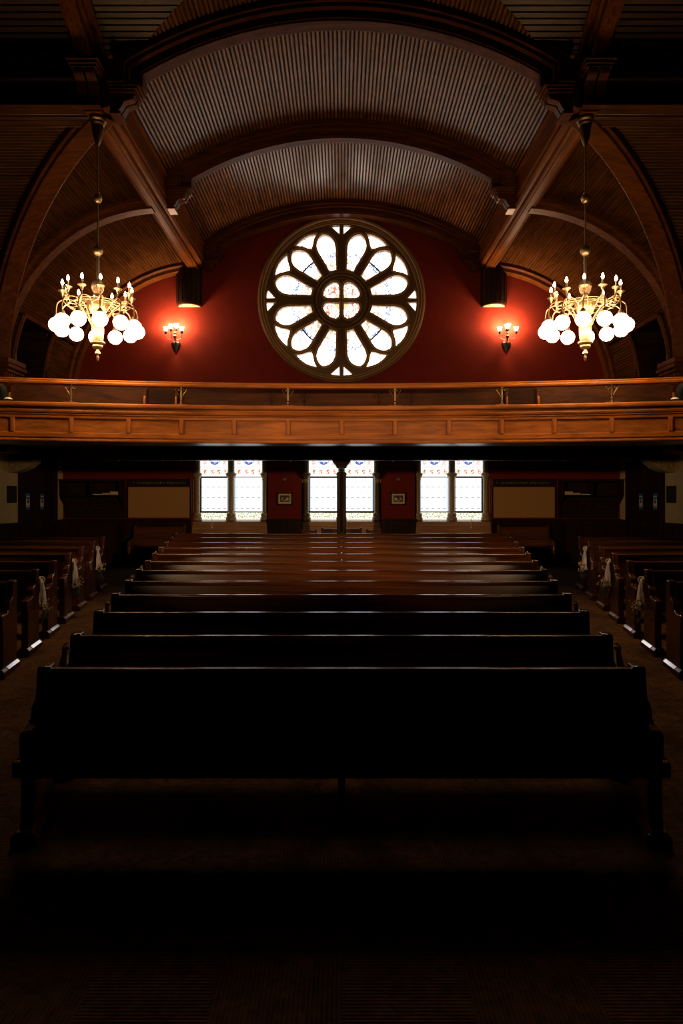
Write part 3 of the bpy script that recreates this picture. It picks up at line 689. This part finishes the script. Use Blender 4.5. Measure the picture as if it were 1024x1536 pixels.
for n in range(12):
    d = 4.3 + .85*n; w = 1.88 + .134*n
    lab = ('dark oak pew nearest the viewer in the center block, its whole seat in sight' if n == 0 else
           'dark oak pew at the very back of the center block, just before the column' if n == 11 else
           'dark oak pew in the center block, %s row from the front' % ORD[n])
    p = pew(lab, 'pews of the center block', d, -w, w, AL, -AL, .895)
    if n >= 6:
        m = MB(); m.sphere((0, -.05, .893), .014, 8, 6); m.obj('number_stud', M['chrome'], p)
SD = [7.42 + .85*i for i in range(7)]
for s, sd in ((-1, 'left'), (1, 'right')):
    for i, d in enumerate(SD):
        x = 3.51 + SL*(d-7.42)
        if s < 0: p = pew('', '', d, -XS+.1, -x, 0, AL, .93, False, True, strip=True)
        else: p = pew('', '', d, x, XS-.1, -AL, 0, .93, True, False, strip=True)
        extra = {1: ', with a tulle bow', 3: ', with a tulle bow', 5: ', with a tulle bow'}.get(i, '')
        tag(p, 'oak side pew in the %s block, %s row from the front%s' % (sd, ORD[i], extra), 'pew', 'pews of the %s block' % sd)

# tulle bows with flowers
def bow(x, y, z, s, label, group, flowers=True, scale=1.0):
    lp = 1.0 if flowers else .5
    """hangs on the aisle side; s = direction (sign of x) facing the aisle"""
    o = empty('pew_bow', (x, y, z)); tag(o, label, 'bow', group)
    m = MB(); rings = []
    n = 14
    for i in range(10):
        t = i/9; rad = (.018 + .05*t**.8)*scale; zz = -.05 - .36*t*scale; rr = []
        for k in range(n):
            a = 2*PI*k/n; q = rad*(1 + .28*math.cos(5*a + 1.3*i*.4))
            rr.append((s*(.045 + .03*t + .55*q*math.cos(a)), -.02*t + q*1.25*math.sin(a), zz))
        rings.append(rr)
    m.sweep(rings, smooth=True); m.obj('tulle_tail', M['tulle'], o, sharp=80)
    m = MB()
    for sg in (-1, 1):
        m.tube([(s*(.03 + .02*math.sin(PI*i/8)), sg*lp*(.01+.05*math.sin(PI*i/8)), -.05 + .03*math.cos(PI*i/8) - .03*i/8) for i in range(9)], [v*lp*.7 for v in (.008,.014,.02,.024,.026,.024,.02,.014,.008)], 8)
    m.sphere((s*.035, 0, -.06), .02, 10, 7); m.obj('bow_knot', M['tulle'], o)
    if flowers:
        m = MB(); m2 = MB()
        for k in range(26):
            a = random.uniform(-1, 1); b = random.random()
            c = (s*(.09 + .10*b + .02*a), -.05 + .09*a - .03*b, -.30 - .16*random.random() + .05*b)
            (m if k % 3 else m2).sphere(c, random.uniform(.007, .014), 6, 5)
        m.obj('dried_flowers', M['flower'], o); m2.obj('blossoms', M['flower2'], o)
        m = MB()
        for k in range(22):
            a = random.uniform(-1, 1); c = Vector((s*(.07+.05*random.random()), -.03+.08*a, -.34-.22*random.random())); d = Vector((s*.03*random.random(), .03*a, -.045)); w = Vector((.0,.018,.004))
            m.add([c-d, c+w, c+d, c-w, c+Vector((s*.006,0,0)), c-Vector((s*.006,0,0))], [(0,1,4),(1,2,4),(2,3,4),(3,0,4),(0,1,5),(1,2,5),(2,3,5),(3,0,5)])
        m.obj('eucalyptus_leaves', M['leaf'], o)
for s, sd in ((-1, 'left'), (1, 'right')):
    for i in (1, 3, 5):
        d = SD[i]; x = s*(3.51 + SL*(d-7.42))
        bow(x, d-.03, floor_z(d)+.86, -s, 'white tulle bow with dried flowers on the %s row end of the %s block' % (ORD[i], sd), 'flowered tulle bows on the side pews')
    for n in (1, 3, 5, 6, 8):
        d = 4.3+.85*n; w = 1.88 + .134*n
        bow(s*w, d-.03, floor_z(d)+.84, s, 'white tulle bow on the %s post of the center block, %s row' % (sd, ORD[n]), 'tulle bows on the center pews', flowers=False, scale=1.0)

# ------------------------------------------------------------ back of the room furniture
for s, sd in ((-1, 'left'), (1, 'right')):
    # notice board
    o = empty('notice_board', (s*4.43, YW, H(0))); tag(o, 'wide tan felt notice board with a dark lettered header beside the %s window' % sd, 'notice board')
    m = MB(); m.box(-.745, .745, -.035, 0, -.43, .315); m.obj('felt_panel', M['tan'], o, bevel=.004)
    m = MB(); m.box(-.77, .77, -.05, 0, .315, .505); m.box(-.79, .79, -.06, 0, .49, .51); m.obj('header', M['dark'], o, bevel=.004)
    m = MB(); m.box(-.79, -.75, -.05, 0, -.43, .315); m.box(.75, .79, -.05, 0, -.43, .315); m.obj('frame', M['dark'], o, bevel=.004)
    m = MB(); random.seed(11); x = -.62 if s < 0 else -.68
    for k in range(30):
        w = random.uniform(.02, .035)
        if random.random() < .85: m.box(x, x+w*.35, -.056, -.05, .385, .44); m.box(x, x+w, -.056, -.05, random.choice((.385,.408,.43)), .44)
        x += .043
    m.obj('gilt_lettering', M['gold'], o)
    # shelf rack
    X0, X1 = s*6.70, s*5.27; xc = (X0+X1)/2; hw = abs(X0-X1)/2
    o = empty('coat_rack_shelf', (xc, YW, H(0))); tag(o, 'dark wooden wall rack with a divided hat shelf and coat hooks near the %s doors' % sd, 'shelf')
    m = MB(); m.box(-hw, hw, -.03, 0, -.44, .46); m.obj('back_panel', M['dark'], o)
    m = MB(); m.box(-hw, hw, -.36, 0, .44, .49); m.box(-hw-.02, hw+.02, -.38, 0, .475, .495); m.obj('top_board', M['dark'], o, bevel=.005)
    m = MB(); m.box(-hw, hw, -.34, 0, .10, .125); m.obj('shelf_board', M['dark'], o, bevel=.004)
    for x in (-hw, -.02, hw-.04): m = MB(); m.box(x, x+.04, -.33, 0, .125, .44); m.obj('divider', M['dark_z'], o, bevel=.004)
    for x in (-hw, hw-.04):
        m = MB(); m.prism([(0,.10),(-.30,.10),(-.28,.04),(-.18,-.02),(-.08,-.12),(-.05,-.4),(0,-.4)], 'x', x, x+.04); m.obj('bracket', M['dark_z'], o, bevel=.004)
    for k in range(6):
        x = -hw+.2+k*(2*hw-.4)/5; m = MB(); m.tube([(x,-.03,-.08),(x,-.10,-.09),(x,-.13,-.06),(x,-.13,-.03)], .008, 6); m.tube([(x,-.03,-.1),(x,-.07,-.14),(x,-.09,-.11)], .007, 6); m.obj('coat_hook', M['iron'], o)
    # papers and books on the shelf
    defs = [('stack of pale leaflets lying on the hat shelf, nearest the middle divider', -.62 if s > 0 else .12, .20, .025, 'leaflet_stack', 'papers'),
            ('thick pale book lying flat on the hat shelf, in the middle of its row', -.38 if s > 0 else .36, .2, .05, 'hymn_book', 'book'),
            ('pair-high pale book pile at the end of the hat shelf towards the windows', -.63, .22, .085, 'hymn_book', 'book')]
    for k, (lab, w, t, nm, cat, px0) in enumerate((('flat stack of pale leaflets', .22, .02, 'leaflet_stack', 'papers', 5.83), ('thin cream book', .17, .045, 'hymn_book', 'book', 5.62), ('thick tan book', .19, .08, 'hymn_book', 'book', 5.43))):
        b = empty(nm, (s*px0, YW-.2, H(.125))); tag(b, lab + ' lying on the hat shelf by the %s doors' % sd, cat, 'things on the %s hat shelf' % sd)
        m = MB(); m.box(-w/2, w/2, -.11, .07, 0, t*.9); m.obj('pages', M['matte'] if k else M['white'], b, bevel=.003)
        if k: m = MB(); m.box(-w/2-.005, w/2+.005, -.115, .075, t*.9, t); m.box(-w/2-.005, w/2+.005, .065, .075, 0, t); m.obj('cover', M['stone'] if k == 2 else M['matte'], b)
    # long low cabinet
    o = empty('low_cabinet', (xc, YW-.1, ZB)); tag(o, 'long dark panelled cabinet against the back wall under the %s hat shelf' % sd, 'cabinet')
    h = H(-.50) - ZB; m = MB(); m.box(-hw, hw, -.55, 0, .08, h-.04); m.obj('body', M['dark_z'], o, bevel=.004)
    m = MB(); m.box(-hw-.03, hw+.03, -.6, 0, h-.04, h); m.obj('top', M['dark'], o, bevel=.008)
    m = MB(); m.box(-hw-.02, hw+.02, -.6, 0, 0, .12); m.obj('plinth', M['dark'], o, bevel=.006)
    for k in range(3):
        w = 2*hw/3; m = MB(); x = -hw + k*w + .03; m.box(x, x+w-.06, -.575, -.55, .16, h-.08); m.box(x+.07, x+w-.13, -.58, -.574, .24, h-.16); dr = m.obj('door', M['dark_z'], o, bevel=.006)
        m = MB(); m.sphere((x+w-.1, -.59, h*.55), .016, 8, 6); m.obj('knob', M['brass_dk'], dr)
    # back bench
    x0, x1 = s*4.98, s*3.75; xc2 = (x0+x1)/2; hw2 = abs(x0-x1)/2
    o = empty('back_bench', (xc2, 16.05, ZB)); tag(o, 'short oak bench against the back wall under the %s notice board' % sd, 'bench', 'benches below the notice boards')
    m = MB(); m.prism([(.35,.42),(.39,.42),(.47,.90),(.43,.90)], 'x', -hw2+.03, hw2-.03); m.obj('backrest', M['pew'], o, bevel=.004)
    m = MB(); m.box(-hw2+.03, hw2-.03, -.05, .40, .40, .44); m.obj('seat', M['pew'], o, bevel=.008)
    for x in (-hw2, hw2-.06): m = MB(); m.prism([(-.06,0),(.5,0),(.52,.94),(.42,.94),(.36,.66),(-.04,.6),(-.07,.55)], 'x', x, x+.06); m.obj('end_panel', M['pew_end'], o, bevel=.008)
    # side doors
    o = empty('door_%d' % (1 if s < 0 else 2), (s*XS, 15.3, ZB)); tag(o, kind='structure')
    zt = H(.80) - ZB
    m = MB(); 
    for a, b in ((-.93, -.82), (.82, .93)): m.box(-s*.07, 0, a, b, 0, zt+.1)
    m.box(-s*.07, 0, -.93, .93, zt, zt+.1); m.box(-s*.09, 0, -.96, .96, zt+.08, zt+.12); m.obj('door_frame', M['dark_z'], o, bevel=.006)
    for sg in (-1, 1):
        a, b = sorted((sg*.005, sg*.815)); m = MB(); m.box(-s*.03, 0, a, b, .01, zt)
        m.box(-s*.04, -s*.03, a, a+.12, .01, zt); m.box(-s*.04, -s*.03, b-.12, b, .01, zt)
        for z in (.01, .86, zt-.12): m.box(-s*.04, -s*.03, a+.12, b-.12, z, z+.13)
        lf = m.obj('door_leaf', M['dark_z'], o, bevel=.004)
        m = MB(); yy = sg*.07; m.tube([(-s*.04, yy, 1.0), (-s*.08, yy, 1.0), (-s*.08, yy+sg*.1, 1.0)], .01, 8); m.box(-s*.046, -s*.04, yy-.02, yy+.02, .93, 1.07); m.obj('door_handle', M['brass_dk'], lf)
    for yy, dist in ((14.72, 'nearer'), (15.42, 'farther')):
        n_ = empty('door_notice', (s*(XS-.045), yy, H(0))); tag(n_, 'white notice with a blue heading on the %s leaf of the %s double door' % (dist, sd), 'notice')
        m = MB(); m.box(-s*.004, 0, -.11, .11, -.215, .14); m.obj('sheet', M['ink'], n_)
        m = MB(); m.box(-s*.006, -s*.004, -.1, .1, .045, .135); m.obj('blue_heading', M['blue'], n_)
        m = MB(); m.box(-s*.008, -s*.006, -.08, .08, .07, .085); m.box(-s*.006, -s*.004, -.075, .075, -.155, .03); m.obj('white_field', M['white'], n_)
        m = MB(); m.lathe([(.001,-.003),(.028,-.003),(.028,.003),(.001,.003)], 0, 0, 0, 12); g = m.obj('pictogram_head', M['ink'], n_, loc=(-s*.008, 0, .0)); g.rotation_euler.y = PI/2
        m = MB(); m.box(-s*.009, -s*.006, -.035, .035, -.075, -.02); m.box(-s*.009, -s*.006, -.04, .04, -.12, -.105); m.box(-s*.009, -s*.006, -.04, .04, -.14, -.13); m.obj('pictogram_body', M['ink'], n_)
        m = MB(); m.box(-s*.006, -s*.004, -.09, .09, -.205, -.175); m.obj('blue_footer', M['blue'], n_)
    m = MB(); m.box(-s*.03, 0, -.19, .19, -.06, .29); o = m.obj('wall_plaque', M['black'], bevel=.012, loc=(s*XS, 14.08, H(0))); tag(o, 'dark rectangular plaque on the cream wall beside the %s double door' % sd, 'plaque')
    # framed picture and alarm on the red piers
    xp = s*1.377
    o = empty('framed_picture', (xp, YW, H(.03))); tag(o, 'small black-and-white picture in a dark frame, %s of the middle window' % sd, 'picture')
    m = MB(); 
    for a in ((-.195,.195,.12,.155), (-.195,.195,-.155,-.12), (-.195,-.155,-.155,.155), (.155,.195,-.155,.155)): m.box(a[0], a[1], -.04, 0, a[2], a[3])
    m.obj('frame', M['dark'], o, bevel=.006)
    m = MB(); m.box(-.157, .157, -.02, 0, -.122, .122); m.obj('mat_board', M['matte'], o)
    m = MB(); m.box(-.115, .115, -.022, -.02, -.075, .08); m.obj('print', M['ink'], o)
    m = MB()
    for a, b, c, d_ in ((-.09,-.05,-.04,.03),(-.05,-.02,-.04,.015),(-.02,.03,-.05,-.03),(.04,.06,-.03,.04),(.07,.085,-.04,.01)): m.box(s*a, s*b, -.024, -.022, c, d_)
    m.obj('print_shapes', M['matte'], o)
    o = empty('wall_alarm', (xp+.0, YW, H(.50))); tag(o, 'small round dark red wall alarm with two white lamps above the %s framed picture' % sd, 'alarm')
    m = MB(); m.lathe([(.001,.035),(.05,.035),(.065,.02),(.068,0)], 0,0,0,20); g = m.obj('casing', M['alarm'], o); g.rotation_euler.x = PI/2
    for x in (-.022, .022): m = MB(); m.sphere((x, -.033, .005), .010, 8, 6); m.obj('lamp', M['white'], o)
    # cord with pull in front of the outer window
    x = s*3.16; o = empty('blind_cord', (x, YW+.05, H(-.66))); tag(o, 'thin pale cord with a round pull hanging below the %s window' % sd, 'cord')
    m = MB(); m.tube([(0, .02, .26), (0, .0, .12), (0, 0, 0)], .006, 6); m.obj('cord', M['white'], o)
    m = MB(); m.sphere((0, 0, -.015), .022, 10, 7); m.obj('pull', M['white'], o)
# short furniture in front of the middle window
def stool_bench(x0, x1, d, top, label):
    o = empty('short_bench', ((x0+x1)/2, d, ZB)); tag(o, label, 'bench', 'short benches below the middle window'); hw = (x1-x0)/2
    m = MB(); m.prism([(.0,.42),(.03,.42),(.06,top-.03),(.03,top-.03)], 'x', -hw, hw); m.obj('backrest', M['pew'], o)
    m = MB(); m.box(-hw, hw, .02, .07, top-.04, top); m.obj('top_rail', M['pew'], o, bevel=.008)
    m = MB(); m.box(-hw, hw, -.38, .02, .40, .44); m.obj('seat', M['pew'], o, bevel=.006)
    for x in (-hw, hw-.05): m = MB(); m.prism([(.08,0),(.09,top+.03),(.02,top+.03),(-.02,.62),(-.38,.6),(-.40,0)], 'x', x, x+.05); m.obj('end_panel', M['pew_end'], o, bevel=.006)
stool_bench(-.45, .45, 15.0, .915, 'short wooden bench standing right behind the slender column')
stool_bench(-.88, -.55, 15.3, .87, 'small low bench left of the column, below the middle window')
stool_bench(.55, .88, 15.3, .87, 'small low bench right of the column, below the middle window')

# ------------------------------------------------------------ chandeliers
def chandelier(x, rz, label):
    y = 9.95; z0 = H(0)
    o = empty('chandelier', (x, y, H(2.28)), rz); tag(o, label, 'chandelier', 'brass chandeliers on long rods')
    b = -2.28
    def L(m, name, mat, parent=o, **k): return m.obj(name, mat, parent, **k)
    m = MB(); m.lathe([(.001,5.52),(.12,5.52),(.12,5.49),(.095,5.47),(.10,5.44),(.08,5.42),(.085,5.38),(.07,5.28),(.05,5.2),(.025,5.14),(.012,5.12)], 0,0,b,20, flute=.04, nf=8); L(m, 'canopy', M['brass_dk'], sharp=50)
    m = MB(); m.tube([(0,0,5.15+b),(0,0,3.6+b)], .012, 8); m.tube([(0,0,3.62+b),(0,0,3.1+b)], .021, 10); L(m, 'rod', M['brass'])
    m = MB(); m.sphere((0,0,4.37+b), .062, 16, 10, 1.15); m.lathe([(.02,.07),(.03,.08),(.014,.1)], 0,0,4.37+b,12); L(m, 'rod_ball', M['brass'])
    m = MB(); m.sphere((0,0,3.61+b), .074, 16, 10); m.lathe([(.03,-.08),(.035,-.07),(.03,-.06)], 0,0,3.61+b,12); L(m, 'rod_ball', M['brass'])
    m = MB(); m.lathe([(.02,.11),(.05,.1),(.075,.06),(.085,0),(.075,-.06),(.05,-.1),(.06,-.115),(.035,-.13),(.03,-.15),(.06,-.17),(.09,-.19)], 0,0,3.09+b,48, flute=.05, nf=16); L(m, 'fluted_bulb', M['brass'], sharp=60)
    m = MB(); m.lathe([(.09,.0),(.145,-.02),(.15,-.05),(.14,-.12),(.105,-.19),(.075,-.22),(.07,-.25),(.085,-.27),(.082,-.5),(.07,-.60),(.095,-.62),(.10,-.635),(.085,-.65)], 0,0,2.91+b,56, flute=.045, nf=18); L(m, 'fluted_urn', M['brass'], sharp=60)
    m = MB(); m.lathe([(.085,0),(.05,-.015),(.07,-.03),(.072,-.055),(.05,-.08),(.02,-.09),(.02,-.11),(.035,-.13),(.04,-.15),(.015,-.16),(.012,-.19),(.022,-.20),(.018,-.235),(.001,-.26)], 0,0,2.27+b,18); L(m, 'finial', M['brass'], sharp=50)
    m = MB(); 
    def circle(r, z, th): m.tube([(r*math.cos(2*PI*i/48), r*math.sin(2*PI*i/48), z+b) for i in range(49)], th, 6, cap=False)
    circle(.40, 2.80, .009); circle(.30, 2.86, .008); L(m, 'arm_ring', M['brass'])
    gr, cr = .555, .475
    # globe arm prototype (points along +x)
    m = MB()
    pts = [(.07,0,2.50),(.13,0,2.62),(.22,.04,2.76),(.33,.05,2.84),(.44,.03,2.85),(.53,.01,2.80),(gr,0,2.72),(gr,0,2.62)]
    def smooth(pts, n=5):
        out = []; P = [Vector(p) for p in pts]; P = [P[0]] + P + [P[-1]]
        for i in range(1, len(P)-2):
            for k in range(n):
                t = k/n; p0, p1, p2, p3 = P[i-1:i+3]
                out.append(.5*((2*p1) + (-p0+p2)*t + (2*p0-5*p1+4*p2-p3)*t*t + (-p0+3*p1-3*p2+p3)*t**3))
        return out + [P[-2]]
    m.tube([(p[0], p[1], p[2]+b) for p in smooth(pts)], .009, 6)
    m.lathe([(.012,2.64),(.03,2.63),(.035,2.61),(.042,2.595),(.042,2.575)], gr, 0, b, 14)
    arm = L(m, 'globe_arm', M['brass'], sharp=60)
    m = MB(); m.sphere((gr, 0, 2.485+b), .104, 24, 14); gl = m.obj('glass_globe', M['globe'], arm)
    # candle arm prototype
    m = MB()
    pts = [(.10,0,2.90),(.18,-.06,2.86),(.29,-.10,2.80),(.38,-.07,2.78),(.45,-.02,2.82),(cr,0,2.90),(cr,0,2.93)]
    m.tube([(p[0], p[1], p[2]+b) for p in smooth(pts)], .008, 6)
    m.lathe([(.008,2.90),(.02,2.92),(.028,2.95),(.055,2.965),(.06,2.975),(.02,2.975)], cr, 0, b, 14)
    ca = L(m, 'candle_arm', M['brass'], sharp=60)
    m = MB(); m.tube([(cr,0,2.975+b),(cr,0,3.06+b)], .014, 10); m.obj('candle_sleeve', M['candle'], ca)
    m = MB(); m.lathe([(.010,3.055),(.019,3.075),(.021,3.09),(.015,3.115),(.006,3.135),(.001,3.14)], cr, 0, b, 12); m.obj('candle_bulb', M['bulb'], ca)
    for k in range(12):
        for proto, off in ((arm, 0), (ca, 1.5)):
            q = proto if k == 0 else copy_tree(proto, o)
            q.rotation_euler.z = math.radians(off + 30*k)
    return o
chL = chandelier(-3.53, math.radians(-7.5), 'ornate brass chandelier with glass globes and candle bulbs, hanging on the left')
chR = copy_tree(chL); chR.location.x = 3.53; chR.rotation_euler.z = math.radians(7.5); chR['label'] = 'ornate brass chandelier with glass globes and candle bulbs, hanging on the right'

# ------------------------------------------------------------ sconces
def sconce(x, s, label):
    o = empty('wall_sconce', (x, YW, H(3.75))); tag(o, label, 'wall lamp', 'sconces on the red wall')
    m = MB(); m.lathe([(.001,-.16),(.02,-.15),(.03,-.12),(.075,-.04),(.11,.02),(.115,.06),(.09,.09),(.05,.085),(.001,.08)], 0, 0, 0, 20); g = m.obj('backplate', M['iron'], o); g.scale = (1, .4, 1); g.location = (0, -.02, 0)
    m = MB(); m.tube([(0,-.04,.02),(0,-.10,.08),(0,-.13,.18),(0,-.13,.26)], .012, 8); m.sphere((0,-.13,.20), .045, 12, 8); m.sphere((0,-.13,.28), .03, 12, 8); m.obj('stem', M['brass_dk'], o)
    for (dx, dy, dz) in ((-.20,-.20,.30), (-.05,-.30,.335), (.19,-.22,.30), (.03,-.10,.40)):
        m = MB(); m.tube([(0,-.13,.16),(dx*.4,dy*.5-.06,.10),(dx*.9,dy*.9,.14),(dx,dy,dz-.09),(dx,dy,dz-.03)], .008, 6)
        m.lathe([(.008,-.06),(.035,-.045),(.04,-.03),(.02,-.02),(.03,0)], dx, dy, dz, 12); a = m.obj('sconce_arm', M['iron'], o)
        m = MB(); m.lathe([(.02,0),(.036,.01),(.046,.045),(.050,.08),(.062,.105),(.058,.105),(.046,.08),(.042,.045),(.025,.015),(.001,.01)], dx, dy, dz, 16); m.obj('tulip_shade', M['shade'], a)
    return o
sl = sconce(-4.02, -1, 'four-branched wall sconce glowing on the red wall below the left beam end')
for x_ in (-4.02, 4.0):
    for dx_ in (-.15, .12):
        ld = bpy.data.lights.new('sconce_glow', 'POINT'); ld.energy = 95; ld.color = (1, .60, .34); ld.shadow_soft_size = .06
        lo = bpy.data.objects.new('sconce_glow', ld); C.objects.link(lo); lo.location = (x_+dx_, YW-.20, H(4.20))
sr = copy_tree(sl); sr.location.x = 4.0; sr['label'] = 'four-branched wall sconce glowing on the red wall below the right beam end'

# warm spot lights added out of view at the chancel end, no lamp bodies, to brighten the rear
for s_ in (-1, 1):
    ld = bpy.data.lights.new('rear_spot', 'SPOT'); ld.energy = 2100; ld.color = (1, .60, .30); ld.spot_size = math.radians(34); ld.spot_blend = .9; ld.shadow_soft_size = .12
    lo = bpy.data.objects.new('rear_spot', ld); C.objects.link(lo); lo.location = (s_*4.6, .6, H(1.35))
    d = Vector((-s_*3.6, 16.5, H(.5))) - lo.location; lo.rotation_euler = d.to_track_quat('-Z', 'Y').to_euler()
# ------------------------------------------------------------ camera, world, view
cam = bpy.data.cameras.new('camera'); co = bpy.data.objects.new('camera', cam); C.objects.link(co)
co.location = (0, 0, CZ); co.rotation_euler = (PI/2, 0, 0)
cam.sensor_fit = 'HORIZONTAL'; cam.sensor_width = 36; cam.lens = 36*1030/1024; cam.shift_y = -18/1024; cam.clip_start = .05; cam.clip_end = 100
bpy.context.scene.camera = co
w = bpy.data.worlds.new('world'); bpy.context.scene.world = w; w.use_nodes = True
w.node_tree.nodes['Background'].inputs['Color'].default_value = (.5,.4,.3,1); w.node_tree.nodes['Background'].inputs['Strength'].default_value = .002
sc = bpy.context.scene
sc.view_settings.view_transform = 'Standard'; sc.view_settings.look = 'None'; sc.view_settings.exposure = 0; sc.view_settings.gamma = 1; sc.view_settings.use_curve_mapping = False
sc.cycles.max_bounces = 5; sc.cycles.diffuse_bounces = 3; sc.cycles.glossy_bounces = 3; sc.cycles.sample_clamp_indirect = 3
